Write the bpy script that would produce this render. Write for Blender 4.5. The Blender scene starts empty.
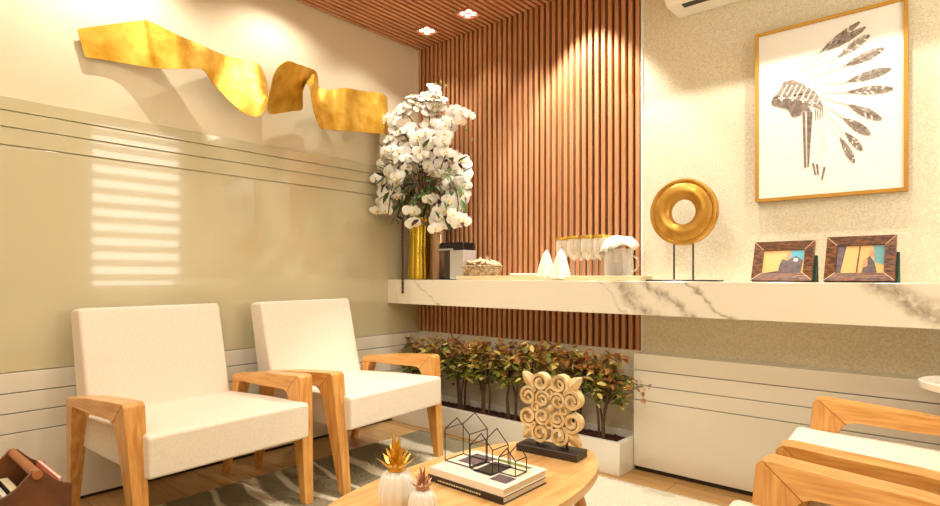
import bpy, bmesh, math, random
from mathutils import Vector, Matrix, Quaternion
random.seed(7)
PI = math.pi
S = bpy.context.scene
COL = S.collection

# ------------------------------------------------------------------ camera
FPX, PCX, HOR = 568.7, 470.0, 275.5
ANG = math.radians(40.75)
FW = Vector((-math.sin(ANG), math.cos(ANG), 0)); RT = Vector((math.cos(ANG), math.sin(ANG), 0)); UP = Vector((0, 0, 1))
EYE = Vector((2.984, 0, 1.0))
cam_d = bpy.data.cameras.new('camera'); cam = bpy.data.objects.new('camera', cam_d); COL.objects.link(cam)
cam.location = EYE; cam.rotation_euler = (PI/2, 0, ANG)
cam_d.sensor_width = 36; cam_d.lens = FPX/940*36; cam_d.shift_y = (HOR-253)/940; cam_d.clip_start = .02
S.camera = cam

def ray(px, py): return FW + RT*((px-PCX)/FPX) + UP*((HOR-py)/FPX)
def atX(px, py, X): d = ray(px, py); return EYE + d*((X-EYE.x)/d.x)
def atY(px, py, Y): d = ray(px, py); return EYE + d*((Y-EYE.y)/d.y)
def atZ(px, py, Z): d = ray(px, py); return EYE + d*((Z-EYE.z)/d.z)

# ------------------------------------------------------------------ materials
def lin(c):
    def f(v):
        v /= 255.0
        return v/12.92 if v <= .04045 else ((v+.055)/1.055)**2.4
    return (f(c[0]), f(c[1]), f(c[2]), 1)
def mat(name, rgb, rough=.5, metal=0.0, rgb2=None, scale=20, detail=4, stretch=(1,1,1), bump=0.0, bscale=None, coat=0.0, sheen=0.0, lo=.35, hi=.65, spec=.5):
    m = bpy.data.materials.new(name); m.use_nodes = True
    nt = m.node_tree; b = nt.nodes['Principled BSDF']
    b.inputs['Base Color'].default_value = lin(rgb); b.inputs['Roughness'].default_value = rough; b.inputs['Metallic'].default_value = metal
    b.inputs['Coat Weight'].default_value = coat; b.inputs['Coat Roughness'].default_value = .03; b.inputs['Sheen Weight'].default_value = sheen
    b.inputs['Specular IOR Level'].default_value = spec
    if rgb2 or bump:
        tc = nt.nodes.new('ShaderNodeTexCoord'); mp = nt.nodes.new('ShaderNodeMapping'); mp.inputs['Scale'].default_value = stretch
        nt.links.new(tc.outputs['Object'], mp.inputs['Vector'])
    if rgb2:
        n = nt.nodes.new('ShaderNodeTexNoise'); n.inputs['Scale'].default_value = scale; n.inputs['Detail'].default_value = detail
        nt.links.new(mp.outputs['Vector'], n.inputs['Vector'])
        r = nt.nodes.new('ShaderNodeValToRGB'); r.color_ramp.elements[0].position = lo; r.color_ramp.elements[1].position = hi
        r.color_ramp.elements[0].color = lin(rgb); r.color_ramp.elements[1].color = lin(rgb2)
        nt.links.new(n.outputs['Fac'], r.inputs['Fac']); nt.links.new(r.outputs['Color'], b.inputs['Base Color'])
    if bump:
        n2 = nt.nodes.new('ShaderNodeTexNoise'); n2.inputs['Scale'].default_value = bscale or scale; n2.inputs['Detail'].default_value = 3
        nt.links.new(mp.outputs['Vector'], n2.inputs['Vector'])
        bp = nt.nodes.new('ShaderNodeBump'); bp.inputs['Strength'].default_value = bump; bp.inputs['Distance'].default_value = .01
        nt.links.new(n2.outputs['Fac'], bp.inputs['Height']); nt.links.new(bp.outputs['Normal'], b.inputs['Normal'])
    return m
def emit(name, rgb, strength):
    m = bpy.data.materials.new(name); m.use_nodes = True
    b = m.node_tree.nodes['Principled BSDF']; b.inputs['Base Color'].default_value = lin(rgb)
    b.inputs['Emission Color'].default_value = lin(rgb); b.inputs['Emission Strength'].default_value = strength
    return m
def glass(name, rgb):
    m = bpy.data.materials.new(name); m.use_nodes = True; nt = m.node_tree
    out = nt.nodes['Material Output']; nt.nodes.remove(nt.nodes['Principled BSDF'])
    tr = nt.nodes.new('ShaderNodeBsdfTransparent'); tr.inputs['Color'].default_value = lin(rgb)
    gl = nt.nodes.new('ShaderNodeBsdfPrincipled'); gl.inputs['Base Color'].default_value = lin((250,248,240)); gl.inputs['Roughness'].default_value = .12; gl.inputs['Specular IOR Level'].default_value = 1
    lw = nt.nodes.new('ShaderNodeLayerWeight'); lw.inputs['Blend'].default_value = .35
    mr = nt.nodes.new('ShaderNodeMapRange'); mr.inputs['To Min'].default_value = .24; mr.inputs['To Max'].default_value = .95; nt.links.new(lw.outputs['Facing'], mr.inputs['Value'])
    mx = nt.nodes.new('ShaderNodeMixShader'); nt.links.new(mr.outputs['Result'], mx.inputs[0]); nt.links.new(tr.outputs[0], mx.inputs[1]); nt.links.new(gl.outputs[0], mx.inputs[2])
    nt.links.new(mx.outputs[0], out.inputs['Surface']); return m
M = {}
M['paint'] = mat('cream wall paint', (226,214,184), .75)
M['ceil'] = mat('white ceiling paint', (238,230,212), .8)
M['lacquer'] = mat('olive beige lacquer', (204,194,158), .10, coat=1.0, spec=.6)
M['wainscot'] = mat('white lacquered wainscot', (230,222,204), .16, coat=.5)
M['stucco'] = mat('grainy stucco', (218,207,180), .75, rgb2=(236,227,204), scale=150, detail=3, bump=.2, bscale=200, lo=.38, hi=.62)
M['slat'] = mat('walnut slat', (190,132,88), .42, rgb2=(208,150,106), scale=5, stretch=(6,6,.6))
M['slatc'] = mat('walnut ceiling slat', (186,126,86), .42, rgb2=(212,152,108), scale=9, stretch=(6,.6,6))
M['slatback'] = mat('dark slat backing', (46,22,14), .7)
M['white'] = mat('white satin', (240,236,224), .3)
M['silver'] = mat('silver machine shell', (206,204,200), .35, metal=.4)
M['oakX'] = mat('golden chair oak along arm', (204,138,62), .32, rgb2=(228,174,98), scale=7, stretch=(1.0,8,14), coat=.25)
M['oakZ'] = mat('golden chair oak along leg', (200,134,60), .32, rgb2=(226,170,94), scale=7, stretch=(12,10,.9), coat=.25)
M['linen'] = mat('cream linen upholstery', (230,216,196), .85, rgb2=(238,226,208), scale=160, detail=2, bump=.12, bscale=420, sheen=.2)
M['table'] = mat('oak table top', (206,150,88), .3, rgb2=(232,186,124), scale=4, detail=6, stretch=(9,.9,4), coat=.3)
M['tableleg'] = mat('oak table leg', (190,130,70), .4, rgb2=(212,160,98), scale=6, stretch=(9,9,.9))
M['gold'] = mat('gold leaf', (210,156,40), .45, metal=.6, rgb2=(238,194,80), scale=14, detail=6, bump=.14, bscale=70)
M['goldring'] = mat('antique gold', (178,128,44), .36, metal=.7, rgb2=(212,164,78), scale=11, detail=6, bump=.12, bscale=50)
M['goldvase'] = mat('ribbed gold glass', (188,150,30), .18, metal=.8, rgb2=(222,190,70), scale=5, stretch=(6,6,.5))
M['goldbright'] = mat('shiny gold ceramic', (232,176,58), .25, metal=.45)
M['copper'] = mat('rose copper ceramic', (196,146,112), .28, metal=.4)
M['bronze'] = mat('mirrored bronze glass', (148,108,80), .1, metal=.7, rgb2=(190,160,130), scale=3, stretch=(7,7,.4))
M['black'] = mat('black plastic', (22,20,19), .3)
M['blackwood'] = mat('black base', (36,31,28), .4, rgb2=(50,43,38), scale=12)
M['wire'] = mat('dark metal wire', (40,34,32), .45, metal=.4)
M['steel'] = mat('dark brushed steel', (84,80,72), .35, metal=.8)
M['ceramic'] = mat('white glazed ceramic', (240,234,222), .14, coat=.6)
M['page'] = mat('book pages', (228,218,200), .8, rgb2=(206,192,168), scale=30, stretch=(1,1,40))
M['bookcover'] = mat('pale glossy book cover', (234,226,212), .25)
M['bookdark'] = mat('dark book cover', (44,34,30), .35)
M['carve'] = mat('carved pale wood', (206,174,118), .6, rgb2=(238,216,170), scale=26, detail=5, bump=.3, bscale=40)
M['leather'] = mat('brown leather', (90,50,20), .45, rgb2=(116,68,30), scale=9, bump=.1, bscale=120)
M['leatherlight'] = mat('tan leather rod', (176,112,62), .4, rgb2=(150,88,44), scale=12)
M['pink'] = mat('coral magazine', (222,112,92), .5)
M['cream'] = mat('cream paper', (222,206,166), .6)
M['papwhite'] = mat('white paper', (228,228,222), .5)
M['frame'] = mat('woven brown leather frame', (66,32,10), .3, rgb2=(128,74,30), scale=40, detail=1, stretch=(1,1,2.4), coat=.4, bump=.3, bscale=60)
M['frameseam'] = mat('pale frame corner', (226,196,160), .3)
M['artframe'] = mat('gilded picture frame', (196,146,58), .3, metal=.6)
M['canvas'] = mat('white canvas', (248,244,238), .7)
M['ink'] = mat('sepia ink', (146,132,120), .8, rgb2=(196,186,176), scale=60, detail=5, stretch=(1,1,1), lo=.45, hi=.75)
M['inkdark'] = mat('dark sepia ink', (104,90,80), .8, rgb2=(150,136,124), scale=70, detail=4)
M['inkpale'] = mat('pale sepia ink', (232,225,216), .8)
M['sand'] = mat('photo sand', (228,186,118), .25)
M['mauve'] = mat('photo mauve grey', (112,96,98), .25, rgb2=(86,74,80), scale=60)
M['sky'] = mat('photo sky blue', (72,178,206), .25)
M['dusk'] = mat('photo teal', (112,166,172), .25)
M['dark'] = mat('photo dark', (38,24,20), .3)
M['skin'] = mat('photo tan', (206,150,110), .3)
M['felt'] = mat('green easel back', (24,70,52), .7)
M['petal'] = mat('white orchid petal', (250,248,240), .55, sheen=.1)
M['lip'] = mat('orchid lip', (236,214,130), .5)
M['leafdark'] = mat('dark orchid leaf', (48,74,26), .4, rgb2=(84,112,40), scale=20)
M['twig'] = mat('dark bark', (66,44,28), .8)
M['bud'] = mat('green bud', (150,164,70), .5)
M['leafgreen'] = mat('olive green leaf', (104,112,42), .45, rgb2=(138,140,58), scale=30)
M['leafyellow'] = mat('yellow leaf', (224,200,96), .45, rgb2=(238,222,150), scale=30)
M['leafbronze'] = mat('bronze leaf', (160,104,52), .45, rgb2=(204,150,84), scale=30)
M['bark'] = mat('shrub bark', (104,78,52), .8, rgb2=(78,56,38), scale=30)
M['chips'] = mat('bark chips', (96,48,26), .85, rgb2=(58,28,16), scale=60, detail=4, bump=.6, bscale=80)
M['lining'] = mat('pale grey planter lining', (208,198,176), .5, rgb2=(232,224,204), scale=9, detail=5, bump=.5, bscale=14)
M['traywood'] = mat('pale tray', (216,196,154), .4, rgb2=(228,210,172), scale=8, stretch=(.6,6,6))
M['wicker'] = mat('cream wicker', (206,184,146), .6, rgb2=(150,116,74), scale=70, detail=1, bump=.6, bscale=80)
M['biscuit'] = mat('wrapped biscuit', (226,204,164), .5)
M['cotton'] = mat('white cotton', (246,242,234), .85, rgb2=(232,224,210), scale=90, detail=2)
M['glass'] = glass('clear glass', (252,246,236))
M['amber'] = mat('gold rim', (226,186,84), .15, metal=.7)
M['brownliq'] = mat('dark tea', (120,72,46), .2)
M['downframe'] = mat('downlight trim', (200,140,110), .35, metal=.3)
M['bulb'] = emit('glowing bulb', (255,226,190), 8)
M['shadowgap'] = mat('dark shadow gap', (46,34,22), .8)
M['acwhite'] = mat('white plastic', (240,234,220), .35)
M['beads'] = mat('dark wooden beads', (84,52,30), .45)
M['sidetop'] = mat('white lacquer table', (244,240,228), .2)

# marble
def marble():
    m = bpy.data.materials.new('veined marble'); m.use_nodes = True; nt = m.node_tree; b = nt.nodes['Principled BSDF']
    b.inputs['Roughness'].default_value = .15; b.inputs['Coat Weight'].default_value = .4
    tc = nt.nodes.new('ShaderNodeTexCoord'); sx = nt.nodes.new('ShaderNodeSeparateXYZ'); nt.links.new(tc.outputs['Object'], sx.inputs[0])
    def math_(op, a, b_):
        q = nt.nodes.new('ShaderNodeMath'); q.operation = op
        for k, v in enumerate((a, b_)):
            if isinstance(v, (int, float)): q.inputs[k].default_value = v
            else: nt.links.new(v, q.inputs[k])
        return q.outputs[0]
    def noise(scale, det, w):
        n = nt.nodes.new('ShaderNodeTexNoise'); n.noise_dimensions = '4D'; n.inputs['W'].default_value = w; n.inputs['Scale'].default_value = scale; n.inputs['Detail'].default_value = det
        nt.links.new(tc.outputs['Object'], n.inputs['Vector']); return n.outputs['Fac']
    # diagonal coordinate: veins fall to the right across the front edge and run back over the top
    sdiag = math_('ADD', math_('ADD', sx.outputs['X'], math_('MULTIPLY', sx.outputs['Z'], 1.15)), math_('MULTIPLY', sx.outputs['Y'], .25))
    wob = math_('ADD', math_('MULTIPLY', math_('SUBTRACT', noise(4.5, 3, 1.0), .5), .30), math_('MULTIPLY', math_('SUBTRACT', noise(22, 4, 5.0), .5), .09))
    sdiag = math_('ADD', sdiag, wob)
    base = 1.15*.9725+.25*2.593
    rp = nt.nodes.new('ShaderNodeValToRGB'); el = rp.color_ramp.elements
    el[0].position = 0; el[0].color = (0, 0, 0, 1); el[1].position = 1; el[1].color = (0, 0, 0, 1)
    for x, wd, st in ((.30, .012, .6), (1.60, .012, .5), (1.72, .075, .85), (1.88, .045, .85), (2.05, .022, .9), (2.78, .10, .85), (3.02, .03, .7), (.82, .006, .25)):
        for o_, v in ((-1, 0), (-.2, st), (1, 0)):
            e = el.new((x+o_*wd)/4); e.color = (v, v, v, 1)
    nt.links.new(math_('DIVIDE', math_('SUBTRACT', sdiag, base), 4.0), rp.inputs['Fac'])
    spk = nt.nodes.new('ShaderNodeMapRange'); spk.inputs['From Min'].default_value = .35; spk.inputs['From Max'].default_value = .6; spk.inputs['To Min'].default_value = .35; nt.links.new(noise(38, 5, 2.0), spk.inputs['Value'])
    fac = math_('MULTIPLY', rp.outputs['Color'], spk.outputs['Result'])
    mix = nt.nodes.new('ShaderNodeMixRGB'); mix.inputs[1].default_value = lin((238,229,210)); mix.inputs[2].default_value = lin((128,112,84))
    nt.links.new(fac, mix.inputs[0]); nt.links.new(mix.outputs[0], b.inputs['Base Color']); return m
M['marble'] = marble()
def floor_mat():
    m = bpy.data.materials.new('oak plank floor'); m.use_nodes = True; nt = m.node_tree; b = nt.nodes['Principled BSDF']; b.inputs['Roughness'].default_value = .3
    tc = nt.nodes.new('ShaderNodeTexCoord'); mp = nt.nodes.new('ShaderNodeMapping'); nt.links.new(tc.outputs['Object'], mp.inputs['Vector'])
    br = nt.nodes.new('ShaderNodeTexBrick'); br.inputs['Scale'].default_value = 1; br.inputs['Brick Width'].default_value = 1.3; br.inputs['Row Height'].default_value = .16
    br.inputs['Mortar Size'].default_value = .002; br.inputs['Color1'].default_value = lin((206,164,104)); br.inputs['Color2'].default_value = lin((184,140,84)); br.inputs['Mortar'].default_value = lin((120,84,44))
    nt.links.new(mp.outputs['Vector'], br.inputs['Vector'])
    mp2 = nt.nodes.new('ShaderNodeMapping'); mp2.inputs['Scale'].default_value = (1.2, 14, 1); nt.links.new(tc.outputs['Object'], mp2.inputs['Vector'])
    n = nt.nodes.new('ShaderNodeTexNoise'); n.inputs['Scale'].default_value = 5; n.inputs['Detail'].default_value = 6; nt.links.new(mp2.outputs['Vector'], n.inputs['Vector'])
    mx = nt.nodes.new('ShaderNodeMixRGB'); mx.blend_type = 'OVERLAY'; mx.inputs[0].default_value = .5
    nt.links.new(br.outputs['Color'], mx.inputs[1]); nt.links.new(n.outputs['Fac'], mx.inputs[2]); nt.links.new(mx.outputs[0], b.inputs['Base Color']); return m
M['floor'] = floor_mat()
def rug_mat():
    m = bpy.data.materials.new('rug with wandering stripes'); m.use_nodes = True; nt = m.node_tree; b = nt.nodes['Principled BSDF']; b.inputs['Roughness'].default_value = .95; b.inputs['Specular IOR Level'].default_value = .1
    tc = nt.nodes.new('ShaderNodeTexCoord')
    nz = nt.nodes.new('ShaderNodeTexNoise'); nz.inputs['Scale'].default_value = 2.2; nz.inputs['Detail'].default_value = 1; nt.links.new(tc.outputs['Object'], nz.inputs['Vector'])
    sx = nt.nodes.new('ShaderNodeSeparateXYZ'); nt.links.new(tc.outputs['Object'], sx.inputs[0])
    def ma(op, a, b_):
        q = nt.nodes.new('ShaderNodeMath'); q.operation = op
        for k, v in enumerate((a, b_)):
            if isinstance(v, (int, float)): q.inputs[k].default_value = v
            else: nt.links.new(v, q.inputs[k])
        return q.outputs[0]
    v = ma('DIVIDE', ma('ADD', ma('ADD', sx.outputs['Y'], ma('MULTIPLY', sx.outputs['X'], .06)), ma('MULTIPLY', ma('SUBTRACT', nz.outputs['Fac'], .5), .22)), 3.0)
    r = nt.nodes.new('ShaderNodeValToRGB'); e = r.color_ramp.elements; TA = lin((142,131,106)); CR = lin((226,216,192))
    e[0].position = 0; e[0].color = TA; e[1].position = 1; e[1].color = TA
    for y_, w_ in ((1.0, .03), (1.21, .012), (1.39, .034), (1.56, .014), (1.74, .012), (1.95, .03), (2.30, .09)):
        for o_, c_ in ((-1.25, TA), (-.9, CR), (.9, CR), (1.25, TA)): q = e.new((y_+o_*w_)/3.0); q.color = c_
    nt.links.new(v, r.inputs['Fac'])
    mr = nt.nodes.new('ShaderNodeMapRange'); mr.inputs['From Min'].default_value = 1.62; mr.inputs['From Max'].default_value = 1.65; nt.links.new(ma('ADD', sx.outputs['X'], ma('MULTIPLY', nz.outputs['Fac'], .5)), mr.inputs['Value'])
    mx = nt.nodes.new('ShaderNodeMixRGB'); mx.inputs[2].default_value = lin((212,203,182)); nt.links.new(mr.outputs['Result'], mx.inputs[0]); nt.links.new(r.outputs['Color'], mx.inputs[1])
    nt.links.new(mx.outputs[0], b.inputs['Base Color'])
    n2 = nt.nodes.new('ShaderNodeTexVoronoi'); n2.inputs['Scale'].default_value = 70; nt.links.new(tc.outputs['Object'], n2.inputs['Vector'])
    bp = nt.nodes.new('ShaderNodeBump'); bp.inputs['Strength'].default_value = .8; bp.inputs['Distance'].default_value = .01; nt.links.new(n2.outputs['Distance'], bp.inputs['Height']); nt.links.new(bp.outputs['Normal'], b.inputs['Normal'])
    return m
M['rug'] = rug_mat()

# ------------------------------------------------------------------ mesh helpers
class MB:
    def __init__(s): s.bm = bmesh.new(); s.mi = 0
    def _new(s, geom_faces):
        for f in geom_faces: f.material_index = s.mi
    def box(s, a, b, bev=0.0, seg=2, rot=None):
        a = Vector(a); b = Vector(b); n0 = set(s.bm.faces)
        r = bmesh.ops.create_cube(s.bm, size=1.0); vs = r['verts']
        c = (a+b)/2; d = b-a
        for v in vs: v.co = Vector((v.co.x*d.x, v.co.y*d.y, v.co.z*d.z))
        if bev > 0:
            es = list({e for v in vs for e in v.link_edges})
            r2 = bmesh.ops.bevel(s.bm, geom=es, offset=bev, segments=seg, profile=.5, affect='EDGES')
        nf = [f for f in s.bm.faces if f not in n0]
        nv = {v for f in nf for v in f.verts}
        for v in nv:
            if rot is not None: v.co = rot @ v.co
            v.co += c
        s._new(nf); return s
    def prism(s, pts, axis, lo, hi, bev=0.0, seg=2):
        # pts: 2D outline; axis 'y' -> (x,z) extruded in y ; 'z' -> (x,y) ; 'x' -> (y,z)
        def P(p, t):
            return Vector((p[0], t, p[1])) if axis == 'y' else (Vector((p[0], p[1], t)) if axis == 'z' else Vector((t, p[0], p[1])))
        n0 = set(s.bm.faces)
        va = [s.bm.verts.new(P(p, lo)) for p in pts]; vb = [s.bm.verts.new(P(p, hi)) for p in pts]
        n = len(pts)
        fs = [s.bm.faces.new(va), s.bm.faces.new(vb[::-1])]
        for i in range(n): fs.append(s.bm.faces.new((va[i], vb[i], vb[(i+1) % n], va[(i+1) % n])))
        bmesh.ops.recalc_face_normals(s.bm, faces=fs)
        if bev > 0:
            es = list(fs[0].edges)+list(fs[1].edges)
            bmesh.ops.bevel(s.bm, geom=es, offset=bev, segments=seg, profile=.5, affect='EDGES')
        s._new([f for f in s.bm.faces if f not in n0]); return s
    def tube(s, pts, rad, n=8, closed=False):
        pts = [Vector(p) for p in pts]; m = len(pts); rings = []
        prev = None
        for i, p in enumerate(pts):
            if closed: t = pts[(i+1) % m]-pts[i-1]
            else: t = pts[min(i+1, m-1)]-pts[max(i-1, 0)]
            t.normalize()
            if prev is None:
                u = t.orthogonal().normalized()
            else:
                u = (prev - t*prev.dot(t))
                u = u.normalized() if u.length > 1e-6 else t.orthogonal().normalized()
            prev = u; w = t.cross(u); r = rad[i] if isinstance(rad, (list, tuple)) else rad
            rings.append([s.bm.verts.new(p+(u*math.cos(2*PI*k/n)+w*math.sin(2*PI*k/n))*r) for k in range(n)])
        fs = []
        for i in range(m if closed else m-1):
            A, B = rings[i], rings[(i+1) % m]
            for k in range(n): fs.append(s.bm.faces.new((A[k], A[(k+1) % n], B[(k+1) % n], B[k])))
        if not closed: fs.append(s.bm.faces.new(rings[0][::-1])); fs.append(s.bm.faces.new(rings[-1]))
        s._new(fs); return s
    def wire(s, edges, r, n=6):
        for a, b in edges: s.tube([a, b], r, n)
        return s
    def lathe(s, prof, n=32, center=(0,0,0), axis='z', ribs=0, ribamp=0.0):
        c = Vector(center); rings = []
        def P(r, h, t):
            if ribs: r = r*(1+ribamp*(abs(math.cos(ribs*t/2))-.6))
            return c+(Vector((r*math.cos(t), r*math.sin(t), h)) if axis == 'z' else Vector((r*math.cos(t), h, r*math.sin(t))))
        for r, h in prof: rings.append([s.bm.verts.new(P(max(r, 1e-4), h, 2*PI*k/n)) for k in range(n)])
        fs = []
        for i in range(len(prof)-1):
            A, B = rings[i], rings[i+1]
            for k in range(n): fs.append(s.bm.faces.new((A[k], A[(k+1) % n], B[(k+1) % n], B[k])))
        if prof[0] != prof[-1]:
            fs.append(s.bm.faces.new(rings[0][::-1])); fs.append(s.bm.faces.new(rings[-1]))
        s._new(fs); return s
    def poly(s, pts):
        f = s.bm.faces.new([s.bm.verts.new(Vector(p)) for p in pts]); s._new([f]); return s
    def ball(s, c, r, sub=2, sc=(1,1,1)):
        n0 = set(s.bm.faces)
        q = bmesh.ops.create_icosphere(s.bm, subdivisions=sub, radius=1)
        for v in q['verts']: v.co = Vector(c)+Vector((v.co.x*r*sc[0], v.co.y*r*sc[1], v.co.z*r*sc[2]))
        s._new([f for f in s.bm.faces if f not in n0]); return s
    def build(s, name, mats, parent=None, smooth=True, loc=None, recalc=True):
        me = bpy.data.meshes.new(name)
        if recalc: bmesh.ops.recalc_face_normals(s.bm, faces=s.bm.faces[:])
        s.bm.to_mesh(me); s.bm.free()
        for m in (mats if isinstance(mats, (list, tuple)) else [mats]): me.materials.append(m)
        if smooth:
            me.shade_smooth(); me.set_sharp_from_angle(angle=math.radians(38))
        o = bpy.data.objects.new(name, me); COL.objects.link(o)
        if smooth:
            wn = o.modifiers.new('normals', 'WEIGHTED_NORMAL'); wn.keep_sharp = True; wn.weight = 80
        if parent: o.parent = parent
        if loc is not None: o.location = loc
        return o
def thing(name, label, cat, loc=(0,0,0), rz=0.0, group=None):
    o = bpy.data.objects.new(name, None); o.empty_display_size = .05; COL.objects.link(o)
    o.location = loc; o.rotation_euler = (0, 0, rz); o['label'] = label; o['category'] = cat
    if group: o['group'] = group
    return o
def tag(o, label, cat, group=None, kind=None):
    o['label'] = label; o['category'] = cat
    if group: o['group'] = group
    if kind: o['kind'] = kind
    return o
def struct(o, label=None):
    o['kind'] = 'structure'
    if label: o['label'] = label
    return o
def copy_tree(o, parent=None):
    c = o.copy(); COL.objects.link(c)
    if parent: c.parent = parent
    for ch in list(o.children): copy_tree(ch, c)
    return c
def arc(cx, cy, r, a0, a1, n=6):
    return [(cx+r*math.cos(math.radians(a0+(a1-a0)*i/n)), cy+r*math.sin(math.radians(a0+(a1-a0)*i/n))) for i in range(n+1)]
def spline(P, n=6):
    P = [Vector(p) for p in P]; out = []
    for i in range(len(P)-1):
        p0 = P[max(i-1, 0)]; p1 = P[i]; p2 = P[i+1]; p3 = P[min(i+2, len(P)-1)]
        for k in range(n):
            t = k/n
            out.append(.5*((2*p1)+(p2-p0)*t+(2*p0-5*p1+4*p2-p3)*t*t+(3*p1-p0-3*p2+p3)*t*t*t))
    out.append(P[-1]); return out

# ------------------------------------------------------------------ room
XR, YF, YB, ZC = 3.55, -1.6, 2.884, 2.63
struct(MB().box((-.1, YF-.1, -.08), (XR+.1, YB+.2, 0)).build('floor', M['floor'], smooth=False), 'light oak plank floor')
struct(MB().box((-.1, YF-.1, ZC+.04), (XR+.1, YB+.2, ZC+.12)).build('ceiling', M['ceil'], smooth=False), 'white painted ceiling')
struct(MB().box((-.12, YF-.1, 0), (-.012, YB+.2, ZC+.04)).build('wall_left', M['paint'], smooth=False), 'cream painted upper left wall')
w = MB()
for z0, z1 in ((.597, 1.5396), (1.5396, 1.6146), (1.6146, 1.683), (1.683, 1.7425)):
    w.box((-.012, YF, z0+.002), (0, YB+.03, z1-.002), .003, 2)
struct(w.build('trim_1', M['lacquer']), 'glossy olive beige lacquer panel with grooved boards along its top')
w = MB()
for z0, z1 in ((.013, .345), (.345, .428), (.428, .512), (.512, .597)):
    w.box((-.012, YF, z0+.0015), (.012, YB, z1-.0015), .003, 2)
w.mi = 1; w.box((-.012, YF, 0), (.002, YB, .014))
struct(w.build('baseboard_left', [M['wainscot'], M['shadowgap']]), 'white grooved lacquer wainscot along the left wall')
# stucco wall, its white edge, its wainscot
struct(MB().box((1.707, YB, 0), (XR, YB+.2, ZC+.04)).build('wall_back', M['stucco'], smooth=False), 'grainy beige stucco wall')
struct(MB().box((1.700, YB-.004, .6), (1.712, YB+.05, ZC+.04)).build('trim_2', M['white'], smooth=False), 'thin white edge strip between slats and stucco')
w = MB()
for z0, z1 in ((.02, .362), (.362, .437), (.437, .515), (.515, .60)):
    w.box((1.707, 2.775, z0+.0015), (XR, YB, z1-.0015), .003, 2)
w.mi = 1; w.box((1.712, 2.785, 0), (XR, YB, .02))
struct(w.build('baseboard_back', [M['wainscot'], M['shadowgap']]), 'white lacquer wainscot below the stucco wall')
# slatted wall and ceiling
w = MB(); n = 42; per = 1.704/n
for i in range(n):
    x0 = i*per+.004
    w.box((x0, YB, .60), (x0+.0225, YB+.032, ZC+.03), .002, 1)
w.mi = 1; w.box((0, YB+.032, .60), (1.704, YB+.05, ZC+.04))
struct(w.build('trim_3', [M['slat'], M['slatback']]), 'vertical walnut slats covering the back wall')
w = MB()
for i in range(n):
    x0 = i*per+.004
    w.box((x0, .6, ZC), (x0+.0235, YB-.001, ZC+.03), .002, 1)
w.mi = 1; w.box((0, .6, ZC+.03), (1.704, YB+.03, ZC+.038))
struct(w.build('trim_4', [M['slatc'], M['slatback']]), 'walnut slats running across the ceiling')
struct(MB().box((0, YB, 0), (1.707, YB+.2, .60)).build('trim_5', M['lining'], smooth=False), 'pale grey wall behind the planter')
struct(MB().box((-.1, YF-.1, 0), (XR+.1, YF, ZC+.04)).build('wall_front', M['paint'], smooth=False), 'cream wall behind the camera')
# right wall with a louvred window
wy0, wy1, wz0, wz1 = 1.80, 2.72, .86, 2.56
w = MB()
for a, b in (((XR, YF, 0), (XR+.12, wy0, ZC+.04)), ((XR, wy1, 0), (XR+.12, YB+.2, ZC+.04)), ((XR, wy0, 0), (XR+.12, wy1, wz0)), ((XR, wy0, wz1), (XR+.12, wy1, ZC+.04))): w.box(a, b)
struct(w.build('wall_right', M['paint'], smooth=False), 'cream wall with the louvred window')
win = struct(MB().box((XR+.02, wy0, wz0), (XR+.1, wy0+.04, wz1)).box((XR+.02, wy1-.04, wz0), (XR+.1, wy1, wz1)).box((XR+.02, wy0+.04, wz0), (XR+.1, wy1-.04, wz0+.04)).box((XR+.02, wy0+.04, wz1-.04), (XR+.1, wy1-.04, wz1)).build('window_1', M['white'], smooth=False), 'white window with wide louvres')
w = MB()
for k in range(11):
    z = wz0+.12+k*.147
    w.box((-.004, wy0+.04, -.036), (.004, wy1-.04, .036), rot=None)
    for v in list(w.bm.verts)[-8:]:
        v.co += Vector((XR+.06, 0, z))
w.build('louvre', M['white'], win, smooth=False)

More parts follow.
